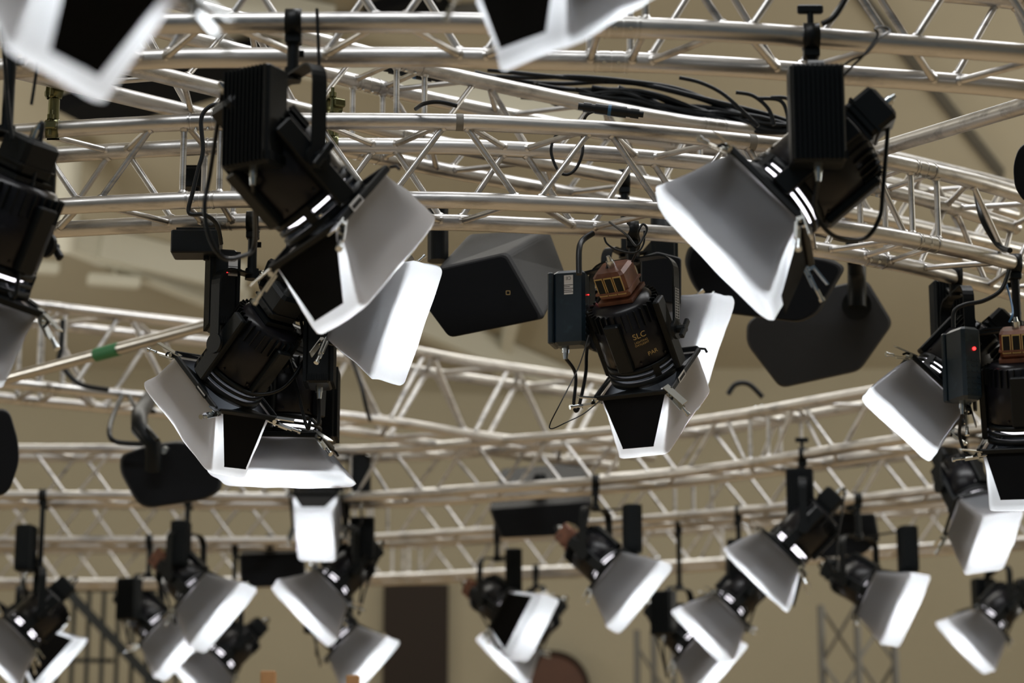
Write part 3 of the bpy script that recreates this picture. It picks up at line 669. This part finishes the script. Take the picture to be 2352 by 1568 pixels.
# ------------------------------------------------------------------ loudspeakers
def speaker(label, front, fy, back, by, grille='front', boss=None, arm=None, bev=0.02, group='black loudspeakers'):
    """closed cabinet between two outlines, each standing at its own distance"""
    F = [at(x, y, fy) for x, y in front]; B = [at(x, y, by) for x, y in back]
    c = sum(F+B, Vector())/(len(F)+len(B)); o = thing('loudspeaker', label, 'loudspeaker', c, group)
    def rounded(poly, r):
        out = []; n = len(poly)
        for i in range(n):
            p = poly[i]; a = (poly[i-1]-p); e = (poly[(i+1) % n]-p); ra = min(r, a.length*.4, e.length*.4)
            p0 = p+a.normalized()*ra; p1 = p+e.normalized()*ra
            out += [p0*(1-t)**2 + p*2*t*(1-t) + p1*t*t for t in (0, .25, .5, .75, 1)]
        return out
    Fr = [p-c for p in rounded(F, bev)]; Br = [p-c for p in rounded(B, bev)]
    fc = sum(Fr, Vector())/len(Fr); bc = sum(Br, Vector())/len(Br); ax = (bc-fc).normalized()
    R0 = [fc+(p-fc)*0.965 for p in Fr]; R1 = [p+ax*0.012 for p in Fr]; R2 = [p-ax*0.012 for p in Br]; R3 = [bc+(p-bc)*0.965 for p in Br]
    MB().loft([R0, R1, R2, R3], True, True, False).build('cabinet', 'cab', o)
    g0 = [fc+(p-fc)*0.93-ax*0.004 for p in Fr]; g1 = [fc+(p-fc)*0.93+ax*0.006 for p in Fr]
    if grille: MB().loft([g1, g0], False, True, False).build('grille', 'cloth', o)
    if boss:
        p = at(boss[0], boss[1], fy)-c; q = p-ax*0.02; rr = boss[2]
        MB().cyl(p+ax*.01, q, rr, None, 28).cyl(q, q-ax*0.015, rr*.55, None, 24).build('mounting_disc', 'black', o)
    if arm:
        pts = [at(*p)-c for p in arm]; MB().tube(pts, 0.035, 14).build('mounting_arm', 'black', o)
        put('hook_clamp', ME['clamp'], 'black', o, Matrix.Translation(pts[-1]))
    return o, F, B, c, ax
sp, F, B, c_, ax = speaker('black loudspeaker with dark grille left of the centre spotlight', [(1000, 617), (1165, 580), (1252, 733), (1030, 778), (972, 700)], 7.5,
    [(1040, 545), (1090, 533), (1262, 525), (1302, 628), (1285, 728), (1075, 740)], 7.8) if False else speaker('black loudspeaker with dark grille left of the centre spotlight', [(1000, 617), (1165, 580), (1252, 733), (1030, 778), (972, 700)], 7.5,
    [(1078, 536), (1262, 526), (1302, 632), (1150, 742), (1040, 600)], 7.85, arm=[(1006, 600, 7.66), (1006, 545, 7.66), (1006, 470, 7.66)])
me = MB()
for a, e in (((0, 0), (1, 0)), ((1, 0), (1, 1)), ((1, 1), (0, 1)), ((0, 1), (0, 0))):
    bar(Vector((-.006+.012*a[0], 0, -.006+.012*a[1])), Vector((-.006+.012*e[0], 0, -.006+.012*e[1])), 0.0015, 0.0015, me)
me.build('badge', 'gold', sp, Matrix.Translation(at(1167, 672, 7.47)-c_))
speaker('large black loudspeaker behind the upper right spotlight doors', [(1582, 562), (1900, 595), (1945, 612), (1880, 722), (1838, 742), (1637, 716), (1586, 650), (1570, 600)], 8.2,
    [(1610, 560), (1890, 580), (1925, 600), (1880, 690), (1838, 715), (1660, 700), (1610, 640), (1600, 600)], 8.6, arm=[(1640, 600, 8.35), (1640, 540, 8.35), (1640, 470, 8.35)], bev=.05)
speaker('black hexagonal loudspeaker hanging from a disc mount at right', [(1800, 682), (1990, 640), (2052, 742), (1975, 852), (1792, 892), (1714, 790), (1714, 740)], 8.85,
    [(1830, 690), (1980, 655), (2030, 742), (1965, 835), (1815, 865), (1745, 780), (1745, 745)], 9.3, grille=None, boss=(1968, 700, .055), arm=[(1968, 705, 8.77), (1968, 640, 8.77), (1968, 610, 8.7), (1964, 560, 8.5)], bev=.03)
sp4, F, B, c4, ax4 = speaker('rounded black loudspeaker hanging at lower left with blue connector', [(330, 1025), (420, 1010), (505, 1050), (512, 1125), (470, 1148), (322, 1170), (275, 1085), (275, 1045)], 9.9,
    [(345, 1020), (430, 1008), (500, 1045), (505, 1110), (465, 1130), (335, 1140), (295, 1080), (295, 1045)], 10.4, arm=[(352, 1080, 9.85), (352, 1020, 9.8), (320, 985, 9.8), (320, 950, 10.0), (345, 912, 10.85)], bev=.06)
for q, m_ in (((352, 1036), 'blue'), ((380, 1034), 'steel')):
    g = at(*q, 9.87)-c4; MB().cyl(g, g+Vector((0, -.05, -.01)), .018, .014, 16).build('cable_plug', m_, sp4)
speaker('dark flat loudspeaker hanging behind the centre spotlight yoke', [(1472, 590), (1510, 578), (1565, 592), (1565, 700), (1472, 690)], 7.6, [(1480, 592), (1510, 580), (1560, 594), (1560, 690), (1480, 680)], 7.9, arm=[(1518, 600, 7.75), (1518, 570, 7.75), (1518, 545, 7.75), (1518, 500, 7.8)], bev=.01)
speaker('black loudspeaker box hung under the distant truss at centre', [(1122, 1168), (1362, 1150), (1345, 1228), (1148, 1236)], 12.5, [(1150, 1075), (1350, 1060), (1350, 1140), (1160, 1150)], 13.0, arm=[(1240, 1190, 12.7), (1240, 1140, 12.7), (1240, 1100, 12.3)], bev=.02)
speaker('dark loudspeaker box behind the bright square spotlight', [(548, 1272), (700, 1266), (704, 1345), (552, 1350)], 14.0, [(556, 1262), (696, 1258), (698, 1330), (560, 1335)], 14.6, arm=[(620, 1300, 14.2), (620, 1250, 14.1), (620, 1240, 13.9)], bev=.02)
speaker('rounded black loudspeaker cut by the left edge', [(-60, 945), (20, 935), (42, 1010), (45, 1060), (20, 1135), (-60, 1150)], 9.0, [(-60, 950), (10, 942), (30, 1010), (32, 1060), (10, 1125), (-60, 1135)], 9.5, arm=[(-30, 980, 9.2), (-30, 900, 9.2), (-30, 860, 9.3)], bev=.04)
speaker('dark loudspeaker box behind the high right distant spotlight', [(1880, 1182), (2010, 1178), (2022, 1240), (1985, 1272), (1880, 1282)], 12.6, [(1895, 1185), (2000, 1182), (2010, 1235), (1980, 1260), (1895, 1268)], 13.1, arm=[(1950, 1210, 12.8), (1950, 1180, 12.7), (1950, 1150, 12.5)], bev=.02)
speaker('black round-backed loudspeaker cut by the right edge', [(2340, 335), (2420, 300), (2440, 470), (2352, 465), (2330, 430), (2326, 380)], 6.6, [(2350, 345), (2420, 320), (2440, 450), (2360, 450), (2345, 425), (2342, 385)], 6.9, arm=[(2390, 380, 6.75), (2390, 300, 6.75), (2390, 250, 6.75)], bev=.05)

# ------------------------------------------------------------------ boxes, connectors, cables
def boxpart(px, py, Y, sx, sy, sz, rot=0): return Matrix.Translation(at(px, py, Y)) @ Matrix.Rotation(R(rot), 4, 'Z')
def power_box(label, px, py, Y, sx, sy, sz):
    o = thing('adapter_box', label, 'adapter box', at(px, py, Y), 'black adapter boxes')
    MB().box((0, 0, 0), (sx, sy, sz), None, 0.004).build('case', 'black', o)
    MB().box((0, 0, sz/2+0.004), (sx*0.8, sy*0.8, 0.008)).build('lid', 'black', o)
    MB().cyl((sx*0.2, 0, -sz/2), (sx*0.2, 0, -sz/2-0.012), 0.008, None, 8).build('plug_socket', 'black', o)
power_box('small black box inside the sharp truss near its left joint', 443, 412, 7.15, 0.068, 0.06, 0.062)
power_box('black box under the sharp truss above the left spotlight ballast', 452, 562, 7.0, 0.145, 0.09, 0.072)
def connector(label, p0, p1, Y, r, blue=True):
    a = at(*p0, Y); b_ = at(*p1, Y); d = b_-a; c = (a+b_)/2; o = thing('cable_connector', label, 'connector', c, 'multipin cable connectors'); T = Matrix.Translation(-c)
    bm = MB()
    for t0, t1, k in ((0, .08, .7), (.08, .2, .95), (.2, .26, .8), (.26, .46, 1.0), (.5, .74, 1.08), (.74, .8, .85), (.8, .93, .95), (.93, 1, .6)): bm.cyl(a+d*t0, a+d*t1, r*k, None, 14, True, T)
    bm.build('shell', 'rubber', o)
    MB().cyl(a+d*.455, a+d*.505, r*1.1, None, 14, True, T).build('locking_ring', 'blue', o)
connector('black multipin connector lying on the sharp truss right of centre', (1328, 244), (1478, 263), 6.85, 0.016)
connector('black and blue connector under the top truss left of centre', (882, 155), (1032, 182), 7.6, 0.019)
def cable(label, pts, r=0.006, m='rubber', group=None, name='cable'):
    P = smooth_path([at(*p) for p in pts], 10); c = P[len(P)//2]
    return tag(MB().tube([p-c for p in P], r, 8).build(name, m, None, Matrix.Translation(c)), label, 'cable', group)
cable('black cable looping down through the sharp truss right of centre', [(1400, 250, 6.9), (1350, 262, 6.95), (1338, 300, 7.0), (1338, 350, 7.0), (1322, 388, 7.0), (1300, 401, 7.0), (1280, 388, 7.0), (1266, 350, 7.0), (1272, 320, 7.0), (1290, 298, 7.0), (1320, 290, 7.05)], 0.0048)
cable('black cable arching over the left joint of the sharp truss', [(560, 232, 6.7), (512, 238, 6.7), (480, 246, 6.7), (462, 275, 6.7), (466, 345, 6.7), (455, 390, 6.7), (443, 440, 6.7), (434, 488, 6.7), (470, 493, 6.7), (498, 515, 6.75), (508, 560, 6.8)], 0.0065)
cable('short black cable arching over the sharp truss left of the grey tape', [(955, 250, 6.8), (975, 238, 6.75), (1010, 234, 6.72), (1050, 243, 6.72)], 0.0065)
cable('thin dark wire hanging beside the large dark spotlight', [(728, 20, 5.3), (732, 120, 5.3), (736, 240, 5.3), (745, 300, 5.3), (738, 318, 5.3)], 0.004)
cable('thin black wire at far left beside the blurred doors', [(8, 100, 5.3), (14, 190, 5.3), (20, 260, 5.3), (28, 320, 5.3)], 0.005)
cable('second thin black wire at far left under the blurred doors', [(86, 145, 5.3), (80, 190, 5.3), (72, 240, 5.3)], 0.004)
G = 'black cables on the diagonal truss'
rng = random.Random(3)
trunk = [[(1090, 166), (1180, 185), (1290, 192), (1400, 188), (1500, 198), (1640, 232), (1760, 262), (1830, 285)],
         [(1100, 172), (1200, 178), (1320, 176), (1440, 186), (1560, 205), (1680, 250), (1790, 272), (1840, 292)],
         [(1120, 160), (1230, 172), (1350, 183), (1460, 192), (1600, 225), (1700, 262), (1830, 300)],
         [(1230, 192), (1250, 222), (1280, 240), (1310, 240), (1345, 222), (1400, 212), (1500, 222), (1620, 258)],
         [(1210, 190), (1300, 205), (1420, 206), (1500, 215), (1600, 250), (1720, 290)],
         [(1330, 215), (1400, 225), (1480, 232), (1570, 262), (1660, 288), (1800, 305)],
         [(1420, 200), (1500, 232), (1560, 260), (1660, 275), (1760, 300)],
         [(1400, 236), (1480, 250), (1560, 276), (1640, 292), (1730, 300)],
         [(1360, 200), (1440, 215), (1520, 245), (1600, 268), (1700, 278), (1800, 290)]]
for k in range(14):
    y0 = 196+rng.uniform(0, 50); x0 = 1180+rng.uniform(0, 260)
    trunk.append([(x0+t*(1835-x0)/5, y0+(t/5)**1.1*(300-y0)+rng.uniform(-9, 9)+6*math.sin(t*1.7+k), ) for t in range(6)])
for k, t in enumerate(trunk):
    cable('dense black cable bundle lying along the diagonal truss right of centre' , [(x, y, 8.05+0.03*math.sin(k*2+i)) for i, (x, y) in enumerate(t)], 0.0085, group=G)
for k, (t, l) in enumerate((([(1560, 178), (1610, 190), (1660, 215), (1705, 255), (1742, 290)], 'first'), ([(1690, 212), (1730, 220), (1765, 250), (1778, 288)], 'second'), ([(1738, 226), (1790, 230), (1808, 260), (1812, 305)], 'third'), ([(1770, 224), (1800, 224), (1830, 232)], 'fourth'))):
    cable(l + ' from left of the cables arching beside the upper right ballast', [(x, y, 7.9) for x, y in t], 0.0072)
cable('black cable rising from the clamp of the upper right spotlight', [(1888, 55, 5.3), (1912, 42, 5.3), (1932, 15, 5.3), (1950, -20, 5.3)], 0.007)
cable('black safety wire tied over the top truss beside the upper right ballast', [(1926, 186, 5.3), (1960, 150, 5.28), (1985, 125, 5.25), (2015, 82, 5.25), (2010, 66, 5.25), (2028, 62, 5.3), (2044, 72, 5.3), (2020, 88, 5.25), (1990, 122, 5.22), (1955, 138, 5.25), (1928, 158, 5.3)], 0.003)
cable('thick black cable hanging in a loop left of the rounded lower left loudspeaker', [(280, 908, 10.85), (256, 965, 10.0), (252, 1000, 9.8), (270, 1015, 9.8), (330, 1020, 9.8)], 0.011)
cable('black cable running from the left big truss to the lower left loudspeaker', [(296, 908, 10.85), (330, 970, 9.9), (362, 1010, 9.7)], 0.010)
cable('black cable dangling behind the far left truss below its joint', [(144, 735, 10.6), (140, 800, 10.6), (138, 830, 10.6), (180, 880, 10.6), (250, 895, 10.6)], 0.012)
cable('black cable hanging beyond the glowing white front of the spotlight at centre left', [(805, 815, 11.2), (828, 880, 11.1), (840, 930, 11.1), (850, 965, 11.2)], 0.010)
cable('black cable sagging at the right edge inside the receding truss', [(2240, 435, 7.6), (2255, 500, 7.5), (2290, 560, 7.5), (2320, 575, 7.4)], 0.009)
cable('black cable from the right-edge ballast up to the sharp truss', [(2190, 752, 7.4), (2192, 715, 7.4), (2215, 700, 7.4), (2260, 690, 7.4), (2300, 665, 7.4), (2318, 620, 7.4)], 0.007)
cable('thin black tie wire above the centre spotlight yoke', [(1480, 530, 6.8), (1478, 560, 6.8), (1460, 580, 6.8), (1420, 575, 6.8), (1395, 560, 6.8), (1388, 545, 6.8)], 0.003)
cable('thin wire drooping from the centre spotlight door frame', [(1378, 920, 6.98), (1340, 950, 6.9), (1300, 970, 6.8), (1268, 984, 6.8), (1264, 972, 6.8), (1290, 920, 6.8), (1330, 840, 6.95), (1352, 770, 7.0)], 0.0018)
cable('knotted safety wire hanging right of the centre spotlight stem', [(1400, 510, 7.02), (1440, 540, 6.85), (1462, 565, 6.78), (1478, 545, 6.78), (1486, 525, 6.78), (1476, 515, 6.78), (1466, 535, 6.78), (1470, 560, 6.85), (1452, 600, 7.0)], 0.0035)
cable('black cable hook beside the far right truss above the grey-door spotlight', [(1672, 905, 10.5), (1690, 882, 10.5), (1720, 882, 10.5), (1752, 912, 10.5)], 0.012)
cable('thick black cable ending above the centre spotlight ballast', [(1362, 535, 6.95), (1338, 552, 6.93), (1330, 575, 6.9), (1330, 630, 6.88)], 0.009)
cable('blue safety cord hanging at the right edge', [(2308, 640, 7.45), (2322, 690, 7.4), (2326, 720, 7.3), (2318, 740, 7.3)], 0.0035, 'blue')
# tape bands and the printed sticker belong to the sharp truss
inv2 = T2.matrix_basis.inverted()
def band(px, py, Y, tr=T2):
    zb, ch = TRUSS[tr['label']]
    q = at(px, py, Y); i = min(range(160), key=lambda i: abs(ch[0][i].x-q.x)); p = ch[0][i]+Vector((0, 0, .24)); d = (ch[0][i+1]-ch[0][i]).normalized()
    MB().cyl(p-d*.011-tr.location, p+d*.011-tr.location, 0.0262, None, 20).build('tape_band', 'tape', tr)
band(1057, 265, 6.8); band(1730, 315, 7.0)
zb, ch = TRUSS[T2['label']]; q = at(362, 506, 7.0); i = min(range(160), key=lambda i: abs(ch[1][i].x-q.x)); p = ch[1][i]; d = (ch[1][i+1]-ch[1][i]).normalized()
st = MB(); rr = 0.0256
n = Vector((-d.y, d.x, 0))
rings = [[p-T2.location + d*sx*.020 + (-n*math.cos(R(t)) + Vector((0, 0, 1))*math.sin(R(t)))*rr for t in (-28, -14, 0, 14, 28)] for sx in (-1, 1)]
st.loft(rings, False, False, True, None, False); sk = st.build('sticker', 'white', T2)
Tx = Matrix(((d.x, 0, -n.x, p.x-T2.location.x-n.x*.0262), (d.y, 0, -n.y, p.y-T2.location.y-n.y*.0262), (d.z, 1, -n.z, p.z-T2.location.z), (0, 0, 0, 1)))
child(sk, text_mesh('PROLYTE', 0.0075), 'ink_blue', Tx @ Matrix.Rotation(R(180), 4, 'Z') @ Matrix.Translation((0, -0.004, 0)), 'lettering')

# ------------------------------------------------------------------ far background
def on_wall(px, py, gap=0.0): return at(px, py, WY-gap)
door = MB(); a = on_wall(882, 1342, .06); e = on_wall(1030, 1342, .06)
door.box(((a.x+e.x)/2, WY-.05, (a.z)/2), (e.x-a.x, 0.08, a.z)); d1 = struct(door.build('door_1', 'darkwood'))
MB().cyl((a.x+.08, WY-.10, 1.05), (a.x+.08, WY-.10, 1.20), .012, None, 8).build('door_handle', 'steel', d1)
c = on_wall(1268, 1568, .12); o = thing('round_panel', 'round brown wooden panel leaning at the wall, bottom centre right', 'panel', (c.x, WY-.12, c.z-.05))
MB().cyl((0, .05, 0), (0, -.02, 0), .30, None, 40).build('board', 'brown', o)
MB().lathe([(.29, -.03), (.325, -.03), (.325, .05), (.29, .05), (.29, -.03)], 40, Matrix.Rotation(R(90), 4, 'X')).build('rim', 'darkwood', o)
for x0, x1, yt, l in ((600, 634, 1541, 'pale wooden post top at the bottom edge left of centre'), (796, 826, 1551, 'lower pale wooden post top at the bottom edge centre')):
    p = at((x0+x1)/2, yt, 10); wd = (x1-x0)/FPX*10
    o = thing('wooden_post', l, 'post', (p.x, p.y, 0), 'pale wooden posts')
    MB().box((0, 0, p.z/2), (wd, wd, p.z), None, 0.004).build('post_shaft', 'wood', o); MB().box((0, 0, .02), (wd*3, wd*3, .04)).build('foot', 'wood', o)
# lattice tower
tw = thing('lattice_tower', 'grey lattice truss tower standing at lower right in front of the wall', 'tower', (at(1965, 1500, 17).x, 17, 0))
def tp(px, dy, z): q = at(px, 1400, 17+dy); return Vector((q.x-tw.location.x, dy, z))
M['gsteel'] = mat('weathered grey steel', (0.16, 0.155, 0.14), 0.5, 0.7)
posts = [(1885, 0), (1968, -.15), (2052, 0), (1968, .25)]
for px, dy in posts: MB().cyl(tp(px, dy, 0), tp(px, dy, 3.62), 0.026, None, 12).build('post_tube', 'gsteel', tw)
for a_, b_ in ((0, 1), (1, 2), (2, 3), (3, 0)):
    for k in range(9):
        s0 = posts[a_]; s1 = posts[b_]
        if k % 2: s0, s1 = s1, s0
        MB().cyl(tp(s0[0], s0[1], .1+.39*k), tp(s1[0], s1[1], .1+.39*(k+1)), 0.012, None, 8).build('brace', 'gsteel', tw)
MB().box((0, 0, .02), (.9, .8, .04)).build('base_plate', 'gsteel', tw)
tw2 = thing('lattice_tower', 'fainter lattice tower behind the blurred spotlights right of centre', 'tower', (at(1500, 1500, 17.5).x, 17.5, 0))
for px, dy in ((1462, 0), (1545, 0), (1500, .25)):
    q = at(px, 1400, 17.5+dy); MB().cyl((q.x-tw2.location.x, dy, 0), (q.x-tw2.location.x, dy, 3.5), 0.024, None, 10).build('post_tube', 'gsteel', tw2)
for k in range(8):
    x0 = at(1462, 1400, 17.5).x-tw2.location.x; x1 = at(1545, 1400, 17.5).x-tw2.location.x
    if k % 2: x0, x1 = x1, x0
    MB().cyl((x0, 0, .1+.41*k), (x1, 0, .1+.41*(k+1)), 0.011, None, 8).build('brace', 'gsteel', tw2)
# stair railing, lower left
rl = thing('stair_railing', 'dark metal stair railing with upright bars at lower left', 'railing', (at(250, 1450, 18).x, 18, 0))
M['iron'] = mat('dark iron', (0.015, 0.018, 0.018), 0.5, 0.3)
def rp(px, py, dy=0): return at(px, py, 18+dy)-rl.location
bar(rp(60, 1350), rp(470, 1352), .05, .05).build('top_rail', 'iron', rl)
for k, x in enumerate(range(70, 470, 34)): bar(rp(x, 1352), Vector((rp(x, 1352).x, 0, 0.0)), .028, .028).build('baluster', 'iron', rl)
bar(rp(150, 1352, -.1), rp(385, 1600, -.1), .05, .07).build('handrail', 'iron', rl); bar(rp(60, 1515, .05), rp(260, 1517, .05), .03, .03).build('middle_rail', 'iron', rl)
# roof beams, plain black bars and lamps on the sloping ceiling
def roof_bar(p, q, wd, ht=.25, m='beam', n='ceiling'):
    a = ceil_hit(*p, drop=ht/2); b_ = ceil_hit(*q, drop=ht/2); bar(a, b_, wd, ht)
    struct(bar(a, b_, wd, ht).build('trim_%d' % NB[0], m)); NB[0] += 1
NB = [1]
roof_bar((180, 262), (640, 128), .55, .12, 'leaf'); roof_bar((380, -30), (640, 22), .16, .08, 'leaf'); roof_bar((860, 40), (1010, -10), .3, .1, 'leaf')  # three flat matt black bars set under the ceiling
roof_bar((640, 120), (1420, 285), .16); roof_bar((380, -20), (760, 60), .16); roof_bar((-20, 470), (560, 700), .14)
roof_bar((230, 560), (560, 640), .10); roof_bar((1960, -30), (2300, 400), .05, .08, 'gsteel'); roof_bar((880, 700), (1480, 960), .14)
roof_bar((700, 60), (1180, 20), .08, .1, 'gsteel')
roof_bar((1185, 700), (1120, 960), .10, .12)
p0 = on_wall(156, 300, .2); p1 = on_wall(156, 620, .2)
struct(MB().cyl(ceil_hit(160, 340, .1), ceil_hit(150, 570, .6), .10, None, 12).build('trim_%d' % NB[0], 'beam')); NB[0] += 1
def ceiling_lamp(label, px, py, led=False):
    c = ceil_hit(px, py, .35); o = thing('emergency_lamp', label, 'lamp', c, 'small lamps under the roof')
    m_ = Matrix.Rotation(R(18), 4, 'Z')
    MB().box((0, 0, 0), (.42, .12, .09), m_, .015).build('housing', 'beam', o); MB().cyl((0, 0, .04), (0, 0, .36), .012, None, 8).build('hanging_rod', 'beam', o)
    if led: MB().cyl((-.15, -.06, 0), (-.15, -.085, 0), .018, None, 12).build('indicator_light', 'green_led', o)
ceiling_lamp('blurred grey roof lamp with small green light at left', 262, 645, True)
ceiling_lamp('blurred pale roof lamp at the left edge', 75, 612)
